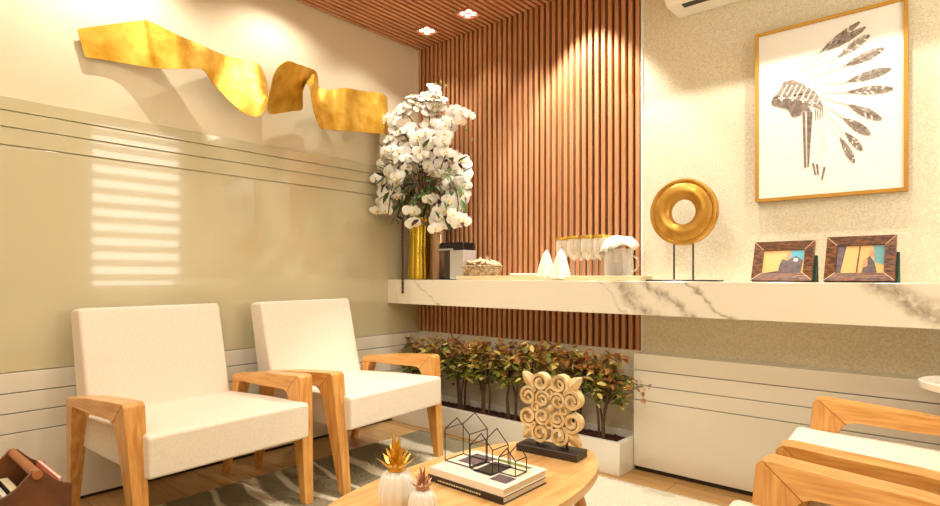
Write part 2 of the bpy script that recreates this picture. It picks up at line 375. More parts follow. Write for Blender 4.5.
# ------------------------------------------------------------------ armchairs
def make_chair():
    t = thing('armchair', '', 'armchair', group='matching armchairs')
    W, T = .388, .072
    zf, zr, xr = .559, .508, -.548
    def taper(o, sgn, zt, amt, amt_in=0.0):
        for v in o.data.vertices:
            q = max(0.0, 1-v.co.z/zt)
            inner = abs(v.co.y) < W-T/2
            v.co.y -= sgn*amt*q if not inner else -sgn*amt_in*q
    for sgn in (-1, 1):
        y0, y1 = (W-T, W) if sgn > 0 else (-W, -W+T)
        # front leg: outer edge leans forward to the foot, mitred into the arm
        ic = (-.098, .478)
        front = [(.05, .006), (.014, .006), (-.075, .44)] + [(-.084, .462), ic] + [(-.012, .557), (-.004, .552), (.002, .543)]
        taper(MB().prism(front, 'y', y0, y1, .004).build('front_leg', M['oakZ'], t), sgn, .50, .030)
        rail = [ic, (-.012, .557), (-.03, zf), (-.30, .541), (xr+.012, zr+.006), (xr, zr-.006), (xr-.004, zr-.032), (-.485, .480), (-.465, .484), (-.30, .482), (-.14, .487), (-.115, .486)]
        MB().prism(rail, 'y', y0, y1, .004).build('arm_rail', M['oakX'], t)
        rear = [(xr-.004, zr-.032), (-.485, .480), (-.494, .468), (-.500, .445), (-.622, 0), (-.655, 0), (-.568, .40)]
        taper(MB().prism(rear, 'y', y0+.003, y1-.003, .004).build('rear_leg', M['oakZ'], t), sgn, .46, .034)
    # seat
    s = MB(); ws = .329
    out = [(.058, .432), (.052, .443), (.04, .448), (-.25, .441), (-.56, .425), (-.575, .40), (-.575, .315), (-.565, .30), (.03, .292), (.050, .297), (.058, .308)]
    s.prism(out, 'y', -ws, ws, .010, 3)
    st = s.build('seat', M['linen'], t)
    # back
    b = MB(); wb = .310
    out = [(-.545, .425), (-.648, .842), (-.655, .855), (-.668, .860), (-.735, .854), (-.752, .844), (-.756, .826), (-.66, .36), (-.57, .36)]
    b.prism(out, 'y', -wb, wb, .016, 3)
    b.build('backrest', M['linen'], t)
    MB().box((-.60, -.318, .30), (-.56, .318, .345), .004).build('seat_rail', M['oakX'], t)
    return t
ch = make_chair()
ch.location = (.804, 1.083, 0); ch.rotation_euler.z = .053
ch['label'] = 'cream armchair with wooden arms at the left, beside the leather magazine holder'
for pos, rz, lb in (((.806, 1.922, 0), .087, 'cream armchair with wooden arms against the left wall, next to the plant box'),
                    ((2.600, 2.04, 0), PI+.05, 'cut-off armchair at the right edge nearer the wall, its pale seat seen between two arms'),
                    ((2.612, 1.172, 0), PI, 'cut-off armchair in the bottom right corner, only its nearest wooden arm showing')):
    c = copy_tree(ch); c.location = pos; c.rotation_euler.z = rz; c['label'] = lb

# ------------------------------------------------------------------ rug and coffee table
tag(MB().box((.35, .1, 0), (2.75, 2.57, .006), .002, 1).build('rug', M['rug']), 'taupe and cream rug with wandering pale stripes on the wooden floor', 'rug')
tz = .38
def oval(a, b, cx, cy, n=72, e=2.15):
    r = []
    for k in range(n):
        c, s = math.cos(2*PI*k/n), math.sin(2*PI*k/n)
        r.append((cx+a*abs(c)**(2/e)*(1 if c >= 0 else -1), cy+b*abs(s)**(2/e)*(1 if s >= 0 else -1)))
    return r
tb = thing('coffee_table', 'oval oak coffee table in the middle of the rug carrying books and ornaments', 'coffee table', (1.897, 1.28, .006))
MB().prism(oval(.266, .555, 0, 0), 'z', tz-.03-.006, tz-.006, .004).build('tabletop', M['table'], tb)
for sx in (-1, 1):
    for sy in (-1, 1):
        MB().tube([(sx*.13, sy*.34, tz-.036), (sx*.19, sy*.42, 0)], [.022, .013], 14).build('leg', M['tableleg'], tb)

# books
def book(name, label, x0, x1, y0, y1, z, th, cov, group):
    t = thing(name, label, 'book', ((x0+x1)/2, (y0+y1)/2, z), 0, group); w, d = (x1-x0)/2, (y1-y0)/2
    MB().box((-w, -d, 0), (w, d, .0025), .0008, 1).box((-w, -d, th-.0025), (w, d, th), .0008, 1).box((-w, -d, .002), (w, -d+.003, th-.002)).build('cover', cov, t)
    MB().box((-w+.003, -d+.003, .0025), (w-.004, d-.004, th-.0025)).build('pages', M['page'], t, smooth=False)
    return t
b1 = book('book', 'dark covered book at the bottom of the table stack', 1.765, 2.05, 1.22, 1.435, tz, .02, M['bookdark'], 'books on the coffee table')
b2 = book('book', 'pale glossy picture book on top of the table stack', 1.770, 2.05, 1.222, 1.437, tz+.02, .022, M['bookcover'], 'books on the coffee table')
# lettering strip on the dark spine: fine illegible white strokes; pictures on the upper cover
sp = MB(); x = -.10
random.seed(3)
while x < .06:
    l = random.choice((.004, .006, .007)); sp.box((x, -.1085, .008), (x+l, -.1076, .012)); x += l+.003
sp.build('spine_print', M['cream'], [c for c in b1.children if c.name.startswith('cover')][0], smooth=False)
cp = MB(); zz = .0221
def rect(x0, y0, x1, y1): cp.box((x0, y0, zz-.0006), (x1, y1, zz+.0004))
cp.mi = 0; rect(-.115, -.01, -.03, .085); rect(.06, -.07, .12, -.02)
cp.mi = 1; rect(-.02, -.05, .05, .06)
cp.mi = 2; rect(-.03, .07, .10, .09)
cp.mi = 3; rect(.06, 0, .12, .06)
cp.build('cover_print', [M['mauve'], M['steel'], M['leafgreen'], M['cream']], [c for c in b2.children if c.name.startswith('cover')][0], smooth=False)

# wire houses
def house(label, x, y, w, d, hw, hp, rz=0):
    t = tag(MBhouse(w, d, hw, hp).build('wire_house', M['wire']), label, 'ornament', 'wire houses')
    t.location = (x, y, tz+.0425); t.rotation_euler.z = rz; return t
def MBhouse(w, d, hw, hp):
    m = MB(); E = []
    for y in (-d/2, d/2):
        P = [(-w/2, y, .002), (-w/2, y, hw), (0, y, hp), (w/2, y, hw), (w/2, y, .002)]
        E += [(P[0], P[1]), (P[1], P[2]), (P[2], P[3]), (P[3], P[4]), (P[4], P[0])]
    for p in ((-w/2, .002), (-w/2, hw), (w/2, hw), (w/2, .002)):
        E.append(((p[0], -d/2, p[1]), (p[0], d/2, p[1])))
    m.wire(E, .0016); return m
house('tallest dark wire house at the left end of the book stack', 1.818, 1.335, .10, .085, .10, .142)
house('middle sized dark wire house in the centre of the book stack', 1.918, 1.325, .085, .075, .072, .113)
house('smallest dark wire house at the right end of the book stack', 1.990, 1.345, .06, .055, .045, .077)

# pineapples
def pineapple(label, x, y, r, h, lh, mt):
    t = thing('pineapple_ornament', label, 'ornament', (x, y, tz), 0, 'ceramic pineapples')
    prof = [(.3*r, 0), (.62*r, .0), (.85*r, .12*h), (r, .4*h), (.97*r, .62*h), (.8*r, .85*h), (.55*r, .97*h), (.3*r, h)]
    sp = [(p.x, p.y) for p in spline([(a, b, 0) for a, b in prof], 4)]
    MB().lathe(sp, 72, ribs=12, ribamp=.09).build('body', M['ceramic'], t)
    m = MB()
    m.lathe([(.30*r, h-.004), (.46*r, h), (.46*r, h+.01), (.3*r, h+.016), (.2*r, h+.016)], 20)
    for ring, (cnt, rad, zz, ln, tilt) in enumerate(((8, .42*r, h+.002, .50*lh, .95), (7, .32*r, h+.15*lh, .46*lh, .7), (6, .24*r, h+.32*lh, .42*lh, .5), (4, .12*r, h+.5*lh, .5*lh, .2))):
        for k in range(cnt):
            a = 2*PI*k/cnt+ring*.5; dr = Vector((math.cos(a), math.sin(a), 0)); tn = Vector((-math.sin(a), math.cos(a), 0))
            base = dr*rad*.7+Vector((0, 0, zz)); wv = ln*.30
            P = []
            for q in (0, .35, .7, 1):
                c = base+dr*(ln*math.sin(tilt)*q)*(.8+.3*q)+Vector((0, 0, ln*math.cos(tilt)*q*(1.15 if q < .8 else 1.2)))
                P.append((c, wv*(1-q)**.7*.9+.0006))
            nrm = (dr*math.cos(tilt)-Vector((0, 0, 1))*math.sin(tilt))*.25
            for i in range(3):
                (c0, w0), (c1, w1) = P[i], P[i+1]
                A = [c0-tn*w0, c0+nrm*w0, c0+tn*w0]; B = [c1-tn*w1, c1+nrm*w1, c1+tn*w1]
                m.poly([A[0], A[1], B[1], B[0]]); m.poly([A[1], A[2], B[2], B[1]]); m.poly([A[2], A[0], B[0], B[2]])
    m.tube([(0, 0, h), (0, 0, h+.6*lh)], [.25*r, .08*r], 8)
    m.build('crown', mt, t)
    return t
p = atZ(395, 520, tz); pineapple('larger white ribbed pineapple with a bright gold crown on the coffee table', 1.855, 1.012, .049, .107, .085, M['goldbright'])
pineapple('smaller white ribbed pineapple with a copper crown on the coffee table', 1.945, 1.02, .037, .076, .050, M['copper'])

# carved scroll sculpture on black base
sc = thing('scroll_sculpture', 'carved pale wood scroll panel on a black base at the table end', 'sculpture', (1.906, 1.685, tz), math.radians(5))
MB().box((-.118, -.042, 0), (.116, .042, .026), .002, 1).build('base', M['blackwood'], sc)
for px_ in (-.055, .06): MB().tube([(px_, 0, .024), (px_, 0, .075)], .004, 8).build('pin', M['wire'], sc)
m = MB()
def band(pts, dep, th):
    # strip of width dep (in y) following a 2D curve in x,z with a thickness
    P = [Vector((p[0], 0, p[1])) for p in pts]; N = len(P); L = []
    for i in range(N):
        t = (P[min(i+1, N-1)]-P[max(i-1, 0)]).normalized(); nn = Vector((t.z, 0, -t.x))*th/2
        k = .55+.45*math.sin(PI*min(1, i/(N-1)*1.0)) if False else 1
        L.append([m.bm.verts.new(P[i]+nn+Vector((0, s*dep/2*k, 0))) for s in (-1, 1)]+[m.bm.verts.new(P[i]-nn+Vector((0, s*dep/2*k, 0))) for s in (1, -1)])
    for i in range(N-1):
        for k in range(4): m.bm.faces.new((L[i][k], L[i][(k+1) % 4], L[i+1][(k+1) % 4], L[i+1][k]))
    m.bm.faces.new(L[0][::-1]); m.bm.faces.new(L[-1])
def scroll(cx, cz, r, a0, dirn, dep=.036, turns=1.45):
    pts = []
    for i in range(30):
        q = i/29; a = a0+dirn*q*turns*2*PI; rr = r*(1-.66*q)
        pts.append((cx+rr*math.cos(a), cz+rr*math.sin(a)))
    band(pts, dep, r*.30)
cz0 = .158; R = .034
for (ux, uz, a0, dn) in ((-.036, .088, -2.2, -1), (.036, .088, -.9, 1), (-.036, -.088, 2.2, 1), (.036, -.088, .9, -1), (-.084, .036, .6, 1), (-.084, -.036, -.6, -1), (.084, .036, 2.5, -1), (.084, -.036, -2.5, 1)):
    scroll(ux, cz0+uz, R, a0, dn)
for (ux, uz, a0, dn) in ((-.03, .03, 0, 1), (.03, .03, PI, -1), (-.03, -.03, 0, -1), (.03, -.03, PI, 1)):
    scroll(ux, cz0+uz, .03, a0, dn, .03)
for (ux, uz) in ((0, .055), (0, -.055), (.055, 0), (-.055, 0)):
    scroll(ux, cz0+uz, .02, .5, 1, .028, 1.1)
m.ball((0, 0, cz0), .016, 2, (1, 1.1, 1))
for sx in (-1, 1):
    for sz in (-1, 1):
        c = Vector((sx*.082, 0, cz0+sz*.088)); d = Vector((sx, 0, sz)).normalized(); e = Vector((-d.z, 0, d.x))
        prev = None
        for i in range(9):
            q = i/8; wd = .021*math.sin(PI*min(1, q*.92+.08))**.8+.001; pc = c+d*(-.03+.072*q)
            ring = [m.bm.verts.new(pc+e*wd+Vector((0, -.004, 0))), m.bm.verts.new(pc+Vector((0, -.020+.012*q, 0))), m.bm.verts.new(pc-e*wd+Vector((0, -.004, 0))), m.bm.verts.new(pc-e*wd*.8+Vector((0, .010, 0))), m.bm.verts.new(pc+e*wd*.8+Vector((0, .010, 0)))]
            if prev:
                for k in range(5): m.bm.faces.new((prev[k], prev[(k+1) % 5], ring[(k+1) % 5], ring[k]))
            else: m.bm.faces.new(ring)
            prev = ring
        m.bm.faces.new(prev[::-1])
m.build('scroll_panel', M['carve'], sc)

# ------------------------------------------------------------------ planter, soil, shrubs
pl = MB(); px0, px1, py0, py1, ph, pt = .014, 1.705, 2.62, 2.882, .165, .028
pl.box((px0, py0, 0), (px1, py0+pt, ph), .003, 1).box((px0, py1-.01, 0), (px1, py1, ph), .002, 1).box((px0, py0+pt, 0), (px0+pt, py1-.01, ph), .002, 1).box((px1-pt, py0+pt, 0), (px1, py1-.01, ph), .002, 1).box((px0+pt, py0+pt, 0), (px1-pt, py1-.01, .02))
tag(pl.build('planter_box', M['white']), 'long low white planter box on the floor under the slatted wall', 'planter')
so = MB(); random.seed(11)
so.box((px0+pt, py0+pt, .02), (px1-pt, py1-.01, .128))
for k in range(900):
    c = Vector((random.uniform(px0+pt+.012, px1-pt-.012), random.uniform(py0+pt+.01, py1-.025), .131)); s = random.uniform(.006, .013)
    so.box(c-Vector((s, s*.6, .003)), c+Vector((s, s*.6, .004)), rot=Matrix.Rotation(random.uniform(0, 6), 3, 'Z') @ Matrix.Rotation(random.uniform(-.5, .5), 3, 'X'))
tag(so.build('bark_chips', M['chips'], smooth=False), 'reddish brown bark chips filling the white planter box', 'bark chips', kind='stuff')
def leaf(m, c, d, up, L, W):
    s = d.cross(up)
    s = s.normalized() if s.length > 1e-4 else d.orthogonal().normalized()
    n = s.cross(d).normalized()
    a = c; b = c+d*L*.35+s*W*.5+n*W*.12; b2 = c+d*L*.35-s*W*.5+n*W*.12; e = c+d*L*.72+s*W*.36-n*L*.03; e2 = c+d*L*.72-s*W*.36-n*L*.03; t = c+d*L-n*L*.12; mid = c+d*L*.36; mid2 = c+d*L*.72-n*L*.06
    V = [m.bm.verts.new(v) for v in (a, b, b2, e, e2, t, mid, mid2)]
    for f in ((0, 1, 6), (0, 6, 2), (1, 3, 7, 6), (6, 7, 4, 2), (3, 5, 7), (7, 5, 4)):
        q = m.bm.faces.new([V[i] for i in f]); q.material_index = m.mi
def shrub(label, x, y, h, wid, seed, lean=0, cut=None):
    random.seed(seed)
    t = thing('shrub', label, 'shrub', (x, y, .128), 0, 'variegated shrubs in the planter')
    st = MB(); fo = MB()
    base = [(random.uniform(-.03, .03), random.uniform(-.03, .03)) for _ in range(4)]
    tips = []
    for bx, by in base:
        tx, ty = bx*2+random.uniform(-.04, .04)+lean*.3, by*1.6+random.uniform(-.02, .02)
        P = [(bx, by, -.015), (bx*1.2+random.uniform(-.01, .01), by*1.2, h*.3), (tx*.8, ty*.8, h*.6), (tx, ty, h*.85)]
        P = spline(P, 4); st.tube(P, [.008-.005*i/(len(P)-1) for i in range(len(P))], 7)
        tips += [P[-1], P[-4], P[-3]]
    for k in range(29):
        a = random.uniform(0, 2*PI); rr = random.random()**.6
        p0 = random.choice(tips); p1 = Vector((math.cos(a)*rr*wid+lean, math.sin(a)*rr*wid*.55, h*random.uniform(.52, 1.0)))
        st.tube([p0, (p0+p1)/2+Vector((0, 0, .01)), p1], [.0025, .002, .0012], 5)
        for j in range(12):
            c = p1+Vector((random.gauss(0, .02), random.gauss(0, .018), random.gauss(0, .02)))
            if y+c.y > 2.83: c.y = 2.83-y
            if x+c.x < .03: c.x = .03-x
            if cut and x+c.x > cut: c.x = cut-x
            d = Vector((random.uniform(-1, 1), random.uniform(-1, .7), random.uniform(-.4, .9))).normalized()
            rel = c.z/h+random.gauss(0, .17)
            fo.mi = 2 if rel > .84 else (0 if rel < .62 or random.random() < .5 else 1)
            if random.random() < .14: fo.mi = 1
            leaf(fo, c, d, Vector((random.uniform(-.5, .5), random.uniform(-.5, .5), 1)), random.uniform(.040, .062), random.uniform(.024, .037))
    st.build('stem', M['bark'], t); fo.build('foliage', [M['leafgreen'], M['leafyellow'], M['leafbronze']], t, smooth=False, recalc=False)
    return t
xs = [.14, .34, .55, .76, .97, 1.17, 1.38, 1.57]
names = ['bronze tipped shrub in the planter corner against the left wall', 'bronze tipped shrub in the planter behind the far armchair arm', 'bronze tipped shrub in the planter just right of the far armchair arm',
         'bushy yellow and bronze shrub in the planter above the tallest wire house', 'bronze tipped shrub in the planter above the smallest wire house', 'bronze tipped shrub in the planter just left of the scroll sculpture',
         'bronze tipped shrub in the planter partly behind the scroll sculpture', 'shrub at the right end of the planter with a twig reaching over the white panel']
for i, x in enumerate(xs):
    shrub(names[i], x, 2.738+.012*(-1)**i, (.415, .42, .43, .43, .435, .44, .45, .445)[i], .15, 40+i, 0 if i < 7 else .015, 1.69)
# the twig of the last shrub
sh = [o for o in COL.objects if o.name.startswith('shrub') and o.get('label') == names[-1]][0]
random.seed(5); tw = MB(); tf = MB()
P = spline([(.03, -.03, .20), (.15, -.12, .31), (.275, -.15, .345)], 5); tw.tube(P, [.003]*len(P), 5)
for j in range(30):
    c = P[-1]+Vector((random.gauss(-.03, .03), random.gauss(-.005, .012), random.gauss(0, .02))); c.y = min(c.y, -.10)
    tf.mi = random.choice((2, 2, 0)); leaf(tf, c, Vector((random.uniform(-1, 1), random.uniform(-1, .3), random.uniform(-.4, .9))).normalized(), Vector((0, 0, 1)), .034, .02)
tw.build('twig', M['bark'], sh); tf.build('twig_leaves', [M['leafgreen'], M['leafyellow'], M['leafbronze']], sh, smooth=False, recalc=False)

# ------------------------------------------------------------------ marble shelf
SZ = .9725; SY = 2.593
w = MB(); w.box((0.001, SY, SZ-.162), (.105, YB-.001, SZ), .0015, 1); w.box((.1065, SY, SZ-.162), (XR-.001, YB-.001, SZ), .0015, 1)
tag(w.build('marble_shelf', M['marble']), 'thick veined white marble shelf running along the whole back wall', 'shelf')

# ring sculpture
rs = thing('ring_sculpture', 'gold ring sculpture on two thin rods standing on the marble shelf', 'sculpture', (1.992, 2.70, SZ))
MB().box((-.168, -.045, 0), (.168, .045, .008), .001, 1).build('base_plate', M['steel'], rs)
MB().tube([(-.045, 0, .006), (-.045, 0, .20)], .0045, 10).build('rod', M['steel'], rs)
MB().tube([(.045, 0, .006), (.045, 0, .20)], .0045, 10).build('rod', M['steel'], rs)
prof = [(.058, 0), (.060, -.014), (.072, -.028), (.092, -.036), (.112, -.034), (.130, -.024), (.138, -.018), (.143, -.022), (.152, -.022), (.158, -.014), (.159, 0), (.158, .014), (.152, .022), (.130, .026), (.092, .036), (.072, .028), (.060, .014), (.058, 0)]
MB().lathe(prof, 72, (0, 0, .328), 'y').build('ring', M['goldring'], rs)

# photo frames
def photo(label, bl, br, hgt, lean, kind):
    A = atY(bl, 281, 2.665); B = atY(br, 281, 2.655); A.z = B.z = SZ
    w2 = (B-A).length/2; rz = math.atan2(B.y-A.y, B.x-A.x)
    t = thing('photo_frame', label, 'photo frame', (A+B)/2, rz, 'framed photos on the shelf')
    Rm = Matrix.Rotation(-lean, 3, 'X'); off = Vector((0, 0, .003))
    def T(v): return Rm @ Vector(v) + off
    fb = .036; m = MB()
    o = [(-w2, 0), (w2, 0), (w2, hgt), (-w2, hgt)]; i_ = [(-w2+fb, fb), (w2-fb, fb), (w2-fb, hgt-fb), (-w2+fb, hgt-fb)]
    for k in range(4):
        k2 = (k+1) % 4
        def V(p, y): return m.bm.verts.new(T((p[0], y, p[1])))
        mo = [V(o[k], -.012), V(o[k2], -.012), V(i_[k2], -.004), V(i_[k], -.004)]; bo = [V(o[k], .008), V(o[k2], .008), V(i_[k2], .008), V(i_[k], .008)]
        m.bm.faces.new(mo); m.bm.faces.new(bo[::-1])
        for q in range(4): m.bm.faces.new((mo[q], bo[q], bo[(q+1) % 4], mo[(q+1) % 4]))
        MB().tube([T((o[k][0]*.985, -.0125, max(.003, o[k][1]*.985))), T((i_[k][0], -.0045, i_[k][1]))], .0013, 6).build('corner_seam', M['frameseam'], t)
    m.build('frame', M['frame'], t)
    ph = MB(); W, H = w2-fb, hgt-2*fb
    def pg(mi, pts, y=.001):
        ph.mi = mi; vs = [T((-W+2*W*u, y, fb+H*v)) for u, v in pts]; ph.poly(vs)
    if kind == 0:
        pg(0, [(0, 0), (1, 0), (1, 1), (0, 1)], .003)
        pg(1, [(.40, .0), (.93, .0), (.97, .55), (.80, .75), (.60, .55), (.48, .62), (.42, .35)], .0015)
        pg(2, [(.66, .60), (.97, .55), (.98, .98), (.68, .98)], .0018)
        pg(5, [(.55, .60), (.68, .62), (.70, .92), (.60, .9)], .0012)
        pg(3, [(0, 0), (.45, 0), (.42, .12), (.2, .06)], .0012)
        pg(4, [(.74, .52), (.84, .5), (.86, .62), (.76, .66)], .001)
    else:
        pg(0, [(0, 0), (1, 0), (1, 1), (0, 1)], .003)
        pg(1, [(0, 0), (.10, 0), (.20, 1), (0, 1)], .0015)
        pg(3, [(.43, .03), (.46, .03), (.50, .97), (.47, .97)], .0015)
        pg(2, [(.80, .40), (.99, .30), (.99, .98), (.76, .98)], .002)
        pg(1, [(.55, .03), (.86, .03), (.80, .40), (.70, .62), (.60, .45)], .0012)
        pg(5, [(.68, .62), (.78, .62), (.80, .80), (.70, .82)], .001)
        pg(5, [(.56, .2), (.66, .25), (.66, .5), (.58, .48)], .0008)
    ph.build('photograph', [M['sand'], M['mauve'], M['sky'] if kind == 0 else M['dusk'], M['frame'], M['papwhite'], M['skin']], t, smooth=False, recalc=False)
    yf = hgt*.7*math.sin(lean)+.012
    e = MB(); e.prism([(.014, .0), (yf+.02, .0), (yf+.008, hgt*.62), (yf*.97+.002, hgt*.62)], 'x', w2-.012, w2+.008)
    e.build('easel_back', M['felt'], t, smooth=False)
    return t
photo('brown framed photo with a bright blue patch, left of the two on the shelf', 751.5, 812, .178, .36, 0)
photo('brown framed photo with a dark left border, right of the two on the shelf', 824, 895, .190, .37, 1)

# ------------------------------------------------------------------ wall picture
pa = thing('wall_art', 'large gold framed print of a feather headdress on the stucco wall', 'picture')
FY = 2.848
a = atY(755, 203, FY); b = atY(908, 189.5, FY); ztop = atY(755.5, 34.5, FY).z
X0, X1, Z0, Z1 = a.x, b.x, (a.z+b.z)/2, ztop
fw = .014; m = MB()
m.box((X0, FY, Z0), (X0+fw, YB-.001, Z1)).box((X1-fw, FY, Z0), (X1, YB-.001, Z1)).box((X0+fw, FY, Z0), (X1-fw, YB-.001, Z0+fw)).box((X0+fw, FY, Z1-fw), (X1-fw, YB-.001, Z1))
m.build('frame', M['artframe'], pa, smooth=False)
CY_ = FY+.008
MB().box((X0+fw, CY_, Z0+fw), (X1-fw, YB-.003, Z1-fw)).build('canvas', M['canvas'], pa, smooth=False)
pr = MB()
def ppt(px, py, k): q = atY(px, py, CY_-.0010-.0002*k); return q
PN = [0]
def ppoly(mi, pts, k=0): PN[0] += 1; pr.mi = mi; pr.poly([ppt(x, y, k+PN[0]*.012) for x, y in pts])
random.seed(21)
def feather(bx, by, tx, ty, wid, mi=0, start=.0):
    wid *= 1.45
    d = Vector((tx-bx, ty-by)); L = d.length; d /= L; n_ = Vector((-d.y, d.x)); N = 16
    out_ = []
    for side in (1, -1):
        rng = range(9) if side == 1 else range(8, -1, -1)
        for k in rng:
            q = k/8; c_ = Vector((bx, by))+d*L*(.12+.9*q); w_ = wid*.9*math.sin(PI*(.04+.90*q))**.7
            c_ = c_+n_*side*w_; out_.append((c_.x, c_.y))
    ppoly(0, out_, -1)
    # barbs: thin slanted slivers either side of the shaft, dense at the tip
    for side in (-1, 1):
        for k in range(N):
            q0 = start+(1-start)*k/N; q1 = q0+(1-start)/N*.92
            w0 = wid*math.sin(PI*min(1, (.12+.80*q0)))**.9*random.uniform(.75, 1.08)
            p0 = Vector((bx, by))+d*L*q0; p1 = Vector((bx, by))+d*L*q1
            o = p0+d*L*.12*(1-q0*.6)+n_*side*w0; o2 = p1+d*L*.10*(1-q0*.6)+n_*side*w0*.95
            if q0 > .85: o = p0+d*L*.05+n_*side*w0; o2 = p1+d*L*.02+n_*side*w0*.6
            ppoly(mi if random.random() < .75 else 2-mi*0 if random.random() < .25 else 1, [(p0.x, p0.y), (o.x, o.y), (o2.x, o2.y), (p1.x, p1.y)], random.randint(0, 3))
    a_ = Vector((bx, by)); t_ = Vector((tx, ty))
    ppoly(1, [tuple(a_-n_*.35), tuple(a_+n_*.35), tuple(t_+n_*.25), tuple(t_-n_*.25)], 5)
for f in ((819, 53, 859, 22.5, 2.6), (826, 51, 865, 27.5, 2.6), (837, 57.5, 869, 35.5, 3.0), (843, 67, 883, 48.5, 3.2), (846, 82, 890, 69, 3.2), (846, 92, 892, 88.5, 3.2), (847.5, 104.5, 881, 119, 3.4), (843, 118, 870, 134, 3.6), (845, 132, 862, 150, 2.8), (840, 137, 854, 162, 2.8)): feather(*f)
for (x0, y0, x1, y1) in ((800, 64, 822, 50), (803, 66, 828, 52), (812, 66, 838, 57), (818, 74, 846, 66), (820, 84, 848, 82), (822, 92, 848, 92), (822, 98, 848, 104), (823, 104, 844, 118), (823, 110, 845, 133), (821, 116, 840, 138), (806, 70, 818, 74), (796, 72, 812, 66)):
    ppoly(2, [(x0, y0-.5), (x0, y0+.5), (x1, y1+.8), (x1, y1-.8)], 1)
# crown band with ribs, rosettes and hanging strips
ppoly(0, [(771.5, 101), (784, 81.5), (793, 79.5), (805, 85), (816, 92), (823.5, 107), (822, 109), (806, 104), (790, 99), (773, 97)], 1)
for k in range(9):
    u = k/8; x = 778+u*40; y0 = 84+u*8-(1-abs(2*u-1))*3
    ppoly(2, [(x+4, y0), (x+5.2, y0+.6), (x-1, y0+11+u*2), (x-2.2, y0+10.4+u*2)], 2)
ppoly(1, [(771.5, 101), (771.5, 104.5), (788, 109), (792, 117), (800, 115.5), (803, 110), (812, 112), (806, 103), (790, 98.5)], 4)
for (x, y, r) in ((781.5, 98, 3.2), (792.5, 98, 3.2), (803, 99.5, 3.2), (812, 103, 3.2)):
    for ax in ((r, .9), (.9, r)):
        ppoly(3, [(x-ax[0], y-ax[1]), (x+ax[0], y-ax[1]), (x+ax[0], y+ax[1]), (x-ax[0], y+ax[1])], 6)
    ppoly(1, [(x-.7, y-.7), (x+.7, y-.7), (x+.7, y+.7), (x-.7, y+.7)], 8)
for (x0, x1, x2, x3, y0, y1) in ((802.5, 805, 806.2, 804.3, 112, 168), (807, 809.5, 809, 807.4, 112, 160), (810, 812.6, 808.8, 807.2, 112, 167)):
    ppoly(1, [(x0, y0), (x1, y0), (x2, y1), (x3, y1)], 3)
for k in range(4): ppoly(0, [(815+k*2.4, 109), (816+k*2.4, 109), (816+k*2.2, 121-k), (815.3+k*2.2, 121-k)], 3)
for (x0, y0, x1, y1) in ((813, 163, 815, 175), (817, 164, 818, 175), (824.5, 167, 821.5, 180)):
    ppoly(1, [(x0-1.1, y0), (x0+1.1, y0), (x1+.9, y1), (x1-.5, y1)], 3)
for (x0, y0, x1, y1) in ((820, 124, 820, 160), (824, 122, 824, 158)):
    ppoly(2, [(x0-.3, y0), (x0+.3, y0), (x1+.3, y1), (x1-.3, y1)], 1)
pr.build('print', [M['ink'], M['inkdark'], M['inkpale'], M['canvas']], pa, smooth=False, recalc=False)

# ------------------------------------------------------------------ air conditioner
ac = thing('air_conditioner', 'white wall mounted air conditioner cut off by the top edge', 'air conditioner', (1.895, YB-.002, 2.305))
prof = [(0, .0), (-.15, .0), (-.19, .03), (-.215, .10), (-.21, .26), (-.18, .29), (0, .29)]
MB().prism(prof, 'x', 0, 1.0, .012, 3).build('housing', M['acwhite'], ac)
MB().box((.075, -.145, -.004), (.92, -.108, .004)).build('louvre_slot', M['black'], ac, smooth=False)
MB().box((.07, -.214, .042), (.93, -.19, .062), rot=Matrix.Rotation(0, 3, 'X')).build('outlet_slot', M['black'], ac, smooth=False)

# ------------------------------------------------------------------ gold ribbon on the left wall
RB = [((77,29,.012),(85,57,.012)), ((105,25,.02),(120,62.5,.02)), ((140,21,.05),(150,67.5,.08)), ((150,21.5,.08),(160,68.5,.12)), ((180,36,.16),(185,69,.17)), ((203,46,.13),(203,70,.15)), ((224,55,.06),(215,86,.12)),
      ((243,60,.03),(238,109,.17)), ((258,64,.03),(255,117,.22)), ((266,80,.04),(264,112,.235)), ((268,100,.04),(269,95,.24)), ((269,113,.04),(273,77,.24)), ((280,113,.04),(279,66,.235)), ((292,111,.04),(288,61,.22)),
      ((302,109,.05),(298,64,.20)), ((302,95,.09),(308,67.5,.16)), ((306,83,.16),(316,71.5,.11)), ((310,90,.20),(318,80,.09)), ((313,108,.20),(319,87,.09)), ((320,127,.18),(325,89.5,.10)), ((332,130,.14),(335,89.5,.09)),
      ((346,131,.15),(346,88,.11)), ((364,132.5,.10),(362,91,.07)), ((383,134,.12),(380,93,.08)), ((389,135,.06),(387,97,.03))]
EA = spline([atX(*q[0]) for q in RB], 5); EB = spline([atX(*q[1]) for q in RB], 5)
m = MB(); NW = 7; rows = []
for A, B in zip(EA, EB): rows.append([m.bm.verts.new(A.lerp(B, k/NW)) for k in range(NW+1)])
for i in range(len(rows)-1):
    for k in range(NW): m.bm.faces.new((rows[i][k], rows[i][k+1], rows[i+1][k+1], rows[i+1][k]))
rb = m.build('ribbon_sculpture', M['gold'], recalc=True)
rb.modifiers.clear(); so_ = rb.modifiers.new('thickness', 'SOLIDIFY'); so_.thickness = .004; so_.offset = 0
es_ = rb.modifiers.new('crisp_edges', 'EDGE_SPLIT'); es_.split_angle = math.radians(50)
tag(rb, 'twisting gold leaf ribbon sculpture fixed high on the left wall', 'wall sculpture')
for ri, lf in ((4, 3/NW), (38, 1/NW), (len(EA)-4, 2/NW)):
    q = EA[ri].lerp(EB[ri], lf); MB().tube([(-.012, q.y, q.z), (q.x-.001, q.y, q.z)], .004, 8).build('wall_pin', M['steel'], rb)

